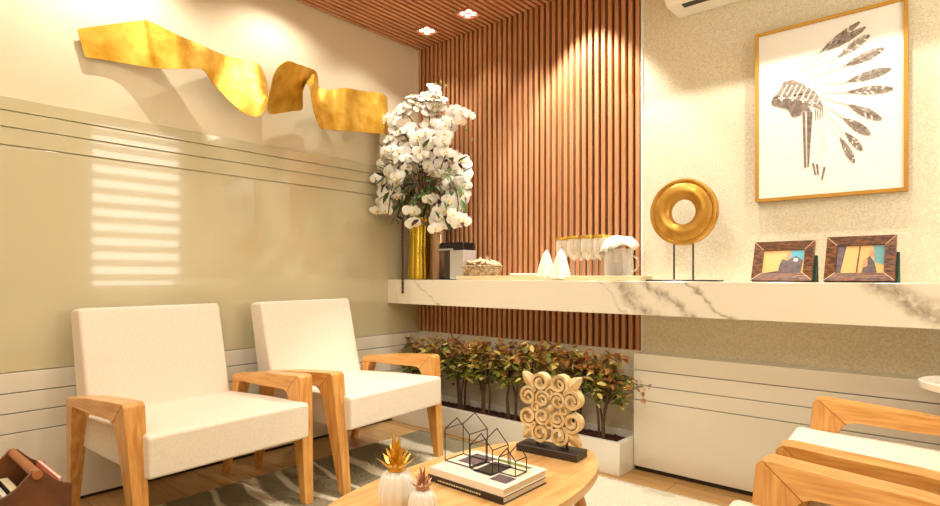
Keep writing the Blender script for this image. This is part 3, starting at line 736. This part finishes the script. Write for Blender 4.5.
# ------------------------------------------------------------------ orchids, vase, beads
va = thing('vase', 'tall ribbed gold and bronze vase holding orchids at the left end of the shelf', 'vase', (.165, 2.735, SZ))
prof = [(.062, 0), (.072, .004), (.074, .05), (.068, .20), (.068, .30), (.080, .40), (.088, .42), (.080, .42), (.06, .30), (.06, .02), (.0, .02)]
MB().lathe([(a, b) for a, b in prof], 48, ribs=12, ribamp=.10).build('body', M['goldvase'], va)
v2 = thing('glass_cylinder', 'mirrored bronze cylinder beside the gold vase under the orchids', 'vase', (.318, 2.765, SZ))
MB().lathe([(.05, 0), (.055, .004), (.055, .36), (.051, .36), (.049, .012), (0, .012)], 40).build('body', M['bronze'], v2)

fl = MB()
def petal(m, ang, L, W, tilt, cup, mi):
    m.mi = mi; d = Vector((math.cos(ang), math.sin(ang), 0)); s = Vector((-math.sin(ang), math.cos(ang), 0)); rows = []
    for q, ww in ((.0, .12), (.28, .78), (.6, 1.0), (.86, .62), (1, .12)):
        c = d*L*q+Vector((0, 0, tilt*L*q-cup*L*q*q))
        rows.append([m.bm.verts.new(c+s*W*.5*ww*k+Vector((0, 0, -.10*W*ww*abs(k)))) for k in (-1, 0, 1)])
    for i in range(4):
        for k in range(2): q = m.bm.faces.new((rows[i][k], rows[i][k+1], rows[i+1][k+1], rows[i+1][k])); q.material_index = mi
for a_ in (90, 215, 325): petal(fl, math.radians(a_), .042, .034, .10, .22, 0)
for a_ in (8, 172): petal(fl, math.radians(a_), .050, .056, .16, .25, 0)
petal(fl, math.radians(270), .020, .018, .9, .2, 1)
fl.mi = 1; fl.ball((0, 0, .006), .006, 1)
ob = thing('orchid_bouquet', 'huge cascading bunch of white orchids standing in the gold vase', 'flowers', (.30, 2.66, SZ))
proto = fl.build('flower', [M['petal'], M['lip']], ob, recalc=False)
for p_ in proto.data.polygons: p_.use_smooth = True
random.seed(17)
def place(o, p, n, roll, s):
    z = n.normalized(); x = UP.cross(z)
    x = x.normalized() if x.length > 1e-3 else Vector((1, 0, 0)); y = z.cross(x)
    R_ = Matrix((x, y, z)).transposed(); o.rotation_euler = (R_ @ Matrix.Rotation(roll, 3, 'Z')).to_euler(); o.location = p; o.scale = (s, s, s)
stems = []; spots = []
o0 = Vector(ob.location)
def sp_pt(px, py, Y): return atY(px, py, Y)-o0
# sprays: each is an arching stem (pixel of tip region, depth) carrying flowers
SPR = [[(425,200,2.72),(428,150,2.70),(432,115,2.68),(438,96,2.66)], [(424,205,2.70),(415,160,2.60),(405,135,2.54),(392,125,2.50)], [(424,200,2.70),(420,150,2.62),(412,120,2.58),(398,112,2.55)],
       [(428,200,2.70),(445,150,2.68),(452,120,2.66),(462,116,2.64)], [(430,200,2.70),(450,165,2.66),(458,160,2.62),(465,172,2.60)], [(430,205,2.70),(455,175,2.62),(463,180,2.58),(466,203,2.56)],
       [(422,205,2.70),(400,170,2.56),(386,165,2.50),(380,185,2.48)], [(422,208,2.68),(398,185,2.52),(386,195,2.47),(381,212,2.46)], [(425,205,2.68),(418,180,2.52),(414,195,2.47),(412,222,2.46)],
       [(427,205,2.68),(432,180,2.54),(434,200,2.50),(438,224,2.49)], [(428,205,2.68),(450,185,2.56),(458,200,2.52),(456,222,2.51)], [(425,205,2.68),(425,165,2.52),(424,150,2.48),(420,140,2.47)],
       [(424,205,2.70),(408,160,2.52),(398,150,2.47),(388,152,2.46)], [(428,205,2.70),(442,165,2.56),(446,150,2.54),(440,135,2.55)], [(426,205,2.70),(430,130,2.64),(425,105,2.62),(410,100,2.60)], [(428,200,2.7),(440,140,2.66),(446,120,2.64),(452,128,2.62)],
       [(422,205,2.70),(396,175,2.54),(384,178,2.49),(378,205,2.47)], [(422,205,2.70),(404,175,2.52),(394,180,2.47),(388,215,2.46)], [(428,205,2.70),(446,180,2.54),(450,190,2.50),(446,215,2.49)], [(428,205,2.70),(456,185,2.60),(462,190,2.56),(461,214,2.54)],
       [(426,205,2.70),(436,120,2.68),(436,104,2.66),(434,97,2.64)], [(424,205,2.70),(410,140,2.58),(396,130,2.52),(384,150,2.48)],
       [(426,205,2.70),(420,170,2.80),(410,150,2.80),(400,150,2.80)], [(426,205,2.72),(440,170,2.80),(450,160,2.80),(460,175,2.80)]]
ctr = sp_pt(426, 175, 2.66)
for spr in SPR:
    P = spline([sp_pt(*q) for q in spr], 6)
    for q in P: q.x = max(q.x, .05-o0.x+.02)
    stems.append([Vector((.165, 2.735, SZ+.30))-o0]+[Vector((.18, 2.735, SZ+.43))-o0+(P[0]-Vector((.18, 2.735, SZ+.43))+o0)*.5]+P)
    L = len(P)
    for k in range(5, 20):
        if random.random() < (.12 if P[min(k, L-1)].z+o0.z > 1.78 else .30): continue
        spots.append(P[min(k, L-1)])
view = (EYE-o0-ctr).normalized()
made = 0; extra = []
spots.sort(key=lambda q: (q-view*10).length)
spots.sort(key=lambda q: -(q.dot(view)))
def mid_(q):
    r = q+o0-EYE; px = PCX+FPX*r.dot(RT)/r.dot(FW); py = HOR-FPX*r.z/r.dot(FW)
    return ((px-424)/30)**2+((py-187)/22)**2 < 1
spots = [q for q in spots if not (mid_(q) and random.random() < .68)]
for q in spots:
    out = (q-ctr); n_ = (out.normalized()*.7+view*.75+Vector((random.uniform(-.45, .45), random.uniform(-.45, .45), random.uniform(-.35, .35))))
    p_ = q+Vector((random.gauss(0, .026), random.gauss(0, .02), random.gauss(0, .026))); p_.x = max(p_.x, .055-o0.x); p_.y = min(p_.y, 2.83-o0.y)
    sc_ = random.uniform(.82, 1.15); roll = random.uniform(-.5, .5)
    if made < 100:
        f = proto if made == 0 else proto.copy()
        if made: COL.objects.link(f); f.parent = ob
        place(f, p_, n_, roll, sc_); made += 1
    else: extra.append((p_, n_, roll, sc_))
if extra:
    xm = MB()
    for p_, n_, roll, sc_ in extra:
        z = n_.normalized(); x = UP.cross(z).normalized(); y = z.cross(x); R_ = Matrix((x, y, z)).transposed() @ Matrix.Rotation(roll, 3, 'Z')
        vs = [xm.bm.verts.new(R_ @ (v.co*sc_)+p_) for v in proto.data.vertices]
        for pg_ in proto.data.polygons: g = xm.bm.faces.new([vs[i] for i in pg_.vertices]); g.material_index = pg_.material_index
    e_ = xm.build('small_blossoms', [M['petal'], M['lip']], ob, recalc=False); e_['kind'] = 'stuff'
sm = MB()
for P in stems: sm.tube(P, .003, 6)
sm.build('stems', M['twig'], ob)
lm = MB(); random.seed(9)
for k in range(250):
    q = sp_pt(max(385, min(462, random.gauss(421, 24))), max(150, min(222, random.gauss(187, 17))), random.uniform(2.43, 2.66)); q.x = max(q.x, .06-o0.x)
    d = ((q-ctr).normalized()+Vector((random.uniform(-.6, .6), random.uniform(-.6, .6), random.uniform(-.7, .5)))).normalized()
    if q.x+d.x*.08+o0.x < .02: d.x = abs(d.x)
    if q.y+d.y*.08+o0.y > 2.86: d.y = -abs(d.y)
    lm.mi = 0 if k % 3 else 1
    leaf(lm, q, d, Vector((random.uniform(-.4, .4), random.uniform(-.4, .4), 1)), random.uniform(.06, .10), random.uniform(.022, .036))
lm.build('leaves', [M['leafdark'], M['twig']], ob, smooth=False, recalc=False)
for (x, y) in ((441,82),(436,84),(446,86),(410,230),(414,233),(437,231),(441,233),(380,218),(472,140),(466,130)):
    q = sp_pt(x, y, 2.53 if y > 150 else 2.66); MB().ball(q, .008, 1, (1, 1, 1.4)).build('bud', M['bud'], ob)
bd = MB(); q0 = atY(402.5, 222, 2.585); q1 = atY(402.5, 292, 2.585)
nb = 34
for k in range(nb): bd.ball(q0.lerp(q1, k/(nb-1)), 0.0105 if k % 2 else .0085, 1)
bd.tube([q0+Vector((0, .03, .10)), q0, q1], .002, 5)
tag(bd.build('bead_strand', M['beads']), 'dark bead strand hanging from the orchids over the shelf edge', 'beads')

# ------------------------------------------------------------------ things on the shelf by the slats
def onshelf(px, Y): q = atY(px, 280, Y); return Vector((q.x, Y, SZ))
# coffee machine, front turned to the left wall side
q = onshelf(448, 2.70)
cm = thing('coffee_machine', 'black and silver capsule coffee machine beside the vase on the shelf', 'coffee machine', (.505, 2.715, SZ), 0)
MB().box((.022, -.062, .004), (.14, .062, .175), .006, 2).build('side_shell', M['silver'], cm)
MB().box((-.07, -.055, .0), (.0, .055, .012), .003, 1).build('drip_tray', M['black'], cm)
MB().box((-.03, -.058, .008), (.024, .058, .175), .003, 1).build('front_plate', M['steel'], cm)
MB().box((-.075, -.060, .172), (.135, .060, .222), .012, 3).build('head', M['black'], cm)
MB().box((-.078, -.063, .176), (.05, -.058, .186), .001, 1).build('chrome_strip', M['silver'], cm)
MB().tube([(-.045, 0, .172), (-.045, 0, .145)], [.012, .008], 12).build('spout', M['black'], cm)
MB().box((-.062, -.045, .012), (-.034, .045, .07), .004, 1).build('capsule_box', M['steel'], cm)
MB().ball((-.075, -.03, .022), .018, 2).build('knob', M['black'], cm)
cm.scale = (1, 1, 1.07)
# trays
xa = onshelf(462, 2.69).x; xb = 1.80
tr = MB(); tr.box((xa, 2.635, SZ), (xb, 2.80, SZ+.012), .003, 1)
for a, b in (((xa, 2.635, SZ+.01), (xb, 2.643, SZ+.026)), ((xa, 2.792, SZ+.01), (xb, 2.80, SZ+.026)), ((xa, 2.643, SZ+.01), (xa+.008, 2.792, SZ+.026)), ((xb-.008, 2.643, SZ+.01), (xb, 2.792, SZ+.026))): tr.box(a, b, .002, 1)
tag(tr.build('serving_tray', M['traywood']), 'long pale serving tray on the shelf under the glasses', 'tray')
TZ = SZ+.012
# basket of wrapped biscuits
bx = onshelf(481, 2.70).x
bk = thing('basket', 'small cream wicker basket of biscuits next to the coffee machine', 'basket', (bx, 2.70, TZ)); bk.scale = (1.3, 1.1, 1.15)
w = MB()
for ring in range(7):
    z = .006+ring*.0095; sc_ = 1+ring*.025; w.tube([(x*.105*sc_, y*.05*sc_, z) for x, y in [(math.cos(2*PI*k/40), math.sin(2*PI*k/40)) for k in range(40)]], .0055, 6, closed=True)
for k in range(28):
    a_ = 2*PI*k/28; w.tube([(.107*math.cos(a_), .052*math.sin(a_), .002), (.122*math.cos(a_), .060*math.sin(a_), .066)], .003, 5)
w.prism([(.105*math.cos(2*PI*k/30), .05*math.sin(2*PI*k/30)) for k in range(30)], 'z', 0, .006)
w.build('body', M['wicker'], bk)
random.seed(31); k = 0
for ix in range(7):
    for iy in range(2):
        m = MB(); s = .022
        m.box((-s, -.012, -.006), (s, .012, .006), .005, 2).box((-s-.010, -.010, -.001), (-s+.004, .010, .001)).box((s-.004, -.010, -.001), (s+.010, .010, .001))
        o = m.build('biscuit', M['biscuit']); o.location = (bx-.105+ix*.035, 2.68+iy*.036, TZ+.086+.008*((ix+iy) % 2)+(.012 if 1 < ix < 5 else 0)); o.rotation_euler = (random.uniform(-.8, .8), random.uniform(-.9, .9), random.uniform(0, 3))
        tag(o, 'cream wrapped biscuit heaped in the wicker basket on the shelf', 'biscuit', 'biscuits in the basket'); k += 1
# folded white towel tray, napkins
x0 = onshelf(512, 2.70).x; x1 = onshelf(541, 2.70).x
tag(MB().box((x0, 2.665, TZ), (x1, 2.765, TZ+.014), .004, 2).box((x0+.004, 2.668, TZ+.015), (x1-.002, 2.762, TZ+.028), .005, 2).build('folded_towel', M['cotton']), 'flat folded white towel on the tray left of the napkins', 'towel')
def napkin(px, hgt, wid, label, Y):
    x = onshelf(px, Y).x; m = MB(); prev = None
    n = 20; rings = []
    for q in (0, .3, .6, .85, 1):
        rr = wid*(1-q)**.62+.003; rings.append([m.bm.verts.new((rr*(1+.18*math.cos(5*a_))*math.cos(a_), rr*.8*(1+.18*math.cos(5*a_))*math.sin(a_), hgt*q)) for a_ in [2*PI*k/n for k in range(n)]])
    for i in range(4):
        for k in range(n): m.bm.faces.new((rings[i][k], rings[i][(k+1) % n], rings[i+1][(k+1) % n], rings[i+1][k]))
    m.bm.faces.new(rings[0][::-1]); m.bm.faces.new(rings[-1])
    o = m.build('napkin', M['cotton']); o.location = (x, Y, TZ); tag(o, label, 'napkin', 'folded napkins')
napkin(546.5, .158, .05, 'pointed white folded napkin, left of the two beside the goblets', 2.68)
napkin(561, .16, .052, 'pointed white folded napkin in front of the leftmost goblets', 2.66)
# goblets
def make_goblet():
    t = thing('goblet', '', 'goblet', group='gold rimmed goblets')
    prof = [(.030, 0), (.031, .002), (.012, .006), (.0045, .012), (.004, .075), (.008, .085), (.026, .10), (.034, .125), (.035, .15), (.031, .185), (.0298, .185), (.0335, .15), (.0325, .126), (.024, .103), (.006, .09), (.0, .088)]
    MB().lathe(prof, 28).build('bowl', M['glass'], t)
    MB().lathe([(.0325, .180), (.0335, .183), (.0325, .195), (.030, .195), (.0295, .183), (.0325, .180)], 28).build('gold_rim', M['amber'], t)
    return t
g0 = make_goblet()
gp = [(562.5, 2.745), (574, 2.70), (581, 2.755), (588, 2.69), (594, 2.75), (600.5, 2.695), (606, 2.755)]
gl = ['gold rimmed goblet behind the right hand napkin, leftmost of the goblets', 'gold rimmed goblet just right of the folded napkins, in the front row', 'gold rimmed goblet in the back row, second from the left there', 'gold rimmed goblet in the middle of the front row',
      'gold rimmed goblet in the back row, third from the left there', 'gold rimmed goblet at the right end of the front row, beside the jug', 'gold rimmed goblet in the back row directly beside the covered jug']
for i, (px_, Y) in enumerate(gp):
    g = g0 if i == 0 else copy_tree(g0); q = onshelf(px_, Y); g.location = (q.x, Y, TZ); g.scale = (1.08, 1.08, 1.17); g['label'] = gl[i]
# jug covered with cloth
jx = onshelf(619, 2.72).x
jg = thing('jug', 'wide glass jug under a white cloth at the right end of the tray', 'jug', (jx, 2.715, TZ)); jg.scale = (1.08, 1.08, 1.12)
MB().lathe([(.062, 0), (.068, .004), (.070, .05), (.066, .11), (.072, .135), (.068, .135), (.062, .11), (.066, .05), (.064, .008), (0, .008)], 36).build('body', M['glass'], jg)
MB().tube(spline([(.066, 0, .03), (.092, 0, .045), (.096, 0, .085), (.068, 0, .105)], 5), .005, 8).build('handle', M['glass'], jg)
MB().lathe([(0.0, .0095), (.060, .0095), (.061, .07), (0, .07)], 32).build('drink', M['brownliq'], jg)
m = MB(); rings = []; n = 40
for q in range(7):
    t_ = q/6; row = []
    for k in range(n):
        a_ = 2*PI*k/n; fold = 1+.07*math.sin(7*a_)*t_
        rr = (.012+.082*t_**.6)*fold; z = .196-.004*math.cos(a_)-.052*t_**2.2-.030*t_*(math.cos(a_) < -.2)+.010*math.sin(5*a_)*t_
        row.append(m.bm.verts.new((rr*math.cos(a_), rr*.82*math.sin(a_), z)))
    rings.append(row)
for i in range(6):
    for k in range(n): m.bm.faces.new((rings[i][k], rings[i][(k+1) % n], rings[i+1][(k+1) % n], rings[i+1][k]))
m.bm.faces.new(rings[0])
cl = m.build('jug_cover', M['cotton']); cl.location = (jx, 2.715, TZ); cl.scale = (1.08, 1.08, 1.12)
sm_ = cl.modifiers.new('thickness', 'SOLIDIFY'); sm_.thickness = .004
tag(cl, 'white cloth draped over the glass jug by the stucco wall', 'cloth')

# ------------------------------------------------------------------ side table at the right edge
st = thing('side_table', 'small round white side table at the right edge behind the armchairs', 'side table', (3.03, 2.56, 0))
MB().lathe([(0, .605), (.145, .605), (.155, .612), (.158, .635), (.153, .637), (.148, .622), (.14, .617), (0, .617)], 56).build('tray_top', M['sidetop'], st)
MB().lathe([(.12, 0), (.12, .012), (.02, .02), (.015, .04), (.015, .606)], 32).build('pedestal', M['steel'], st)

# ------------------------------------------------------------------ magazine holder
mh = thing('magazine_holder', 'brown leather magazine holder with a rolled handle in the bottom left corner', 'magazine holder', (.70, .45, 0))
prof = [(-.086, 0), (.086, 0), (.090, .345), (.07, .352), (.05, .366), (.028, .390), (.012, .408), (-.012, .408), (-.028, .390), (-.05, .366), (-.07, .352), (-.090, .345)]
for x0, x1 in ((.150, .160), (-.160, -.150)):
    MB().prism(prof, 'x', x0, x1, .002, 1).build('end_panel', M['leather'], mh)
for s in (-1, 1):
    pts = []
    for i in range(13):
        u = i/12; pts.append((-.15+.30*u, .345+.03*math.sin(PI*u)*-1))
    m = MB(); m.prism([(-.15, .004)]+[(.15, .004)]+pts[::-1], 'y', s*.084-.004, s*.084+.004, .001, 1); m.build('side_panel', M['leather'], mh)
MB().box((-.15, -.079, .002), (.15, .079, .01)).build('bottom_panel', M['leather'], mh, smooth=False)
MB().tube([(-.170, 0, .396), (.170, 0, .396)], .0135, 16).build('handle', M['leatherlight'], mh)
def mag(label, y, h, th, mt, x0=-.135, x1=.13, lean=0.0):
    t = thing('magazine', label, 'magazine', (.70, .45+y, .0105), 0, 'magazines in the leather holder'); t.rotation_euler = (lean, 0, 0)
    MB().box((x0, -th/2, 0), (x1, -th/2+.0015, h)).box((x0, th/2-.0015, 0), (x1, th/2, h)).box((x0, -th/2, 0), (x0+.0015, th/2, h)).build('cover', mt, t, smooth=False)
    MB().box((x0+.002, -th/2+.0016, .002), (x1-.002, th/2-.0016, h-.002)).build('pages', M['page'] if mt is not M['bookdark'] else M['cream'], t, smooth=False)
mag('coral covered magazine at the back of the leather holder', .066, .352, .012, M['pink'])
mag('pale magazine next to the coral one in the leather holder', .046, .335, .014, M['papwhite'])
mag('dark covered book with cream edges in front of the holder handle', -.030, .315, .026, M['bookdark'])
mag('white magazine at the near side of the leather holder', -.064, .32, .012, M['papwhite'])

# ------------------------------------------------------------------ downlights
def downlight(x, y, label):
    t = thing('downlight', label, 'ceiling light', (x, y, ZC), 0, 'square downlights in the slatted ceiling')
    m = MB(); s = .062
    for a, b in (((-s, -s, -.012), (-s+.012, s, .004)), ((s-.012, -s, -.012), (s, s, .004)), ((-s+.012, -s, -.012), (s-.012, -s+.012, .004)), ((-s+.012, s-.012, -.012), (s-.012, s, .004))): m.box(a, b, .002, 1)
    m.box((-s+.012, -s+.012, -.002), (s-.012, s-.012, .004))
    m.build('trim_ring', M['downframe'], t)
    for sx in (-1, 1):
        for sy in (-1, 1): MB().lathe([(0, -.008), (.014, -.008), (.017, -.003), (.017, -.002)], 16, (sx*.024, sy*.024, 0)).build('bulb', M['bulb'], t)
for x, y, lb in ((.303, 2.674, 'square downlight nearest the left wall in the slatted ceiling'), (.67, 2.667, 'square downlight second from the left wall in the slatted ceiling')): downlight(x, y, lb)

# ------------------------------------------------------------------ lights
WARM = (1.0, .93, .815)
def spot(x, y, z, tx, ty, tz_, power, angle, blend=.4, size=.03, color=WARM):
    l = bpy.data.lights.new('lamp', 'SPOT'); l.energy = power; l.spot_size = math.radians(angle); l.spot_blend = blend; l.shadow_soft_size = size; l.color = color
    o = bpy.data.objects.new('lamp', l); COL.objects.link(o); o.location = (x, y, z)
    o.rotation_euler = (Vector((tx, ty, tz_))-Vector((x, y, z))).to_track_quat('-Z', 'Y').to_euler(); return o
def area(x, y, z, sx, sy, power, color=WARM):
    l = bpy.data.lights.new('fill_lamp', 'AREA'); l.shape = 'RECTANGLE'; l.size = sx; l.size_y = sy; l.energy = power; l.color = color
    o = bpy.data.objects.new('fill_lamp', l); COL.objects.link(o); o.location = (x, y, z); return o
# slatted-ceiling downlights
spot(.303, 2.66, 2.60, .25, 2.62, 0, 18, 90, .6)
spot(.67, 2.655, 2.60, .67, 2.66, 0, 16, 90, .6)
spot(1.04, 2.66, 2.60, 1.04, 2.70, 0, 40, 70, .6)
spot(1.40, 2.66, 2.60, 1.40, 2.80, 0, 125, 84, .4)
# left wall washers
spot(.24, .84, 2.60, .06, .9, 1.0, 40, 140, .6, .010)
spot(.30, 1.72, 2.60, .06, 1.72, 1.0, 22, 140, .7, .02)
spot(.36, 2.35, 2.60, .2, 2.35, 1.0, 14, 110, .6, .03)
# stucco wall washers
spot(2.12, 2.545, 2.60, 2.2, 2.80, .9, 50, 120, .4, .01)
spot(2.72, 2.545, 2.60, 2.75, 2.80, .9, 50, 120, .4, .01)
# room downlights
spot(1.9, 1.5, 2.62, 1.9, 1.5, 0, 45, 120, .6, .05)
spot(1.0, 1.0, 2.62, 1.0, 1.0, 0, 25, 120, .6, .05)
area(2.0, -.3, 2.64, 1.6, 1.6, 55, (1.0, .95, .86))  # broad soft fill added to brighten the room evenly, not a ceiling fixture

wd = bpy.data.worlds.new('world'); S.world = wd; wd.use_nodes = True
wd.node_tree.nodes['Background'].inputs['Color'].default_value = (1.0, .93, .8, 1); wd.node_tree.nodes['Background'].inputs['Strength'].default_value = 8.0

S.view_settings.view_transform = 'Standard'; S.view_settings.look = 'None'; S.view_settings.gamma = 1; S.view_settings.use_curve_mapping = False
S.view_settings.exposure = -0.28
S.cycles.use_denoising = True
S.cycles.max_bounces = 10; S.cycles.caustics_reflective = False; S.cycles.caustics_refractive = False
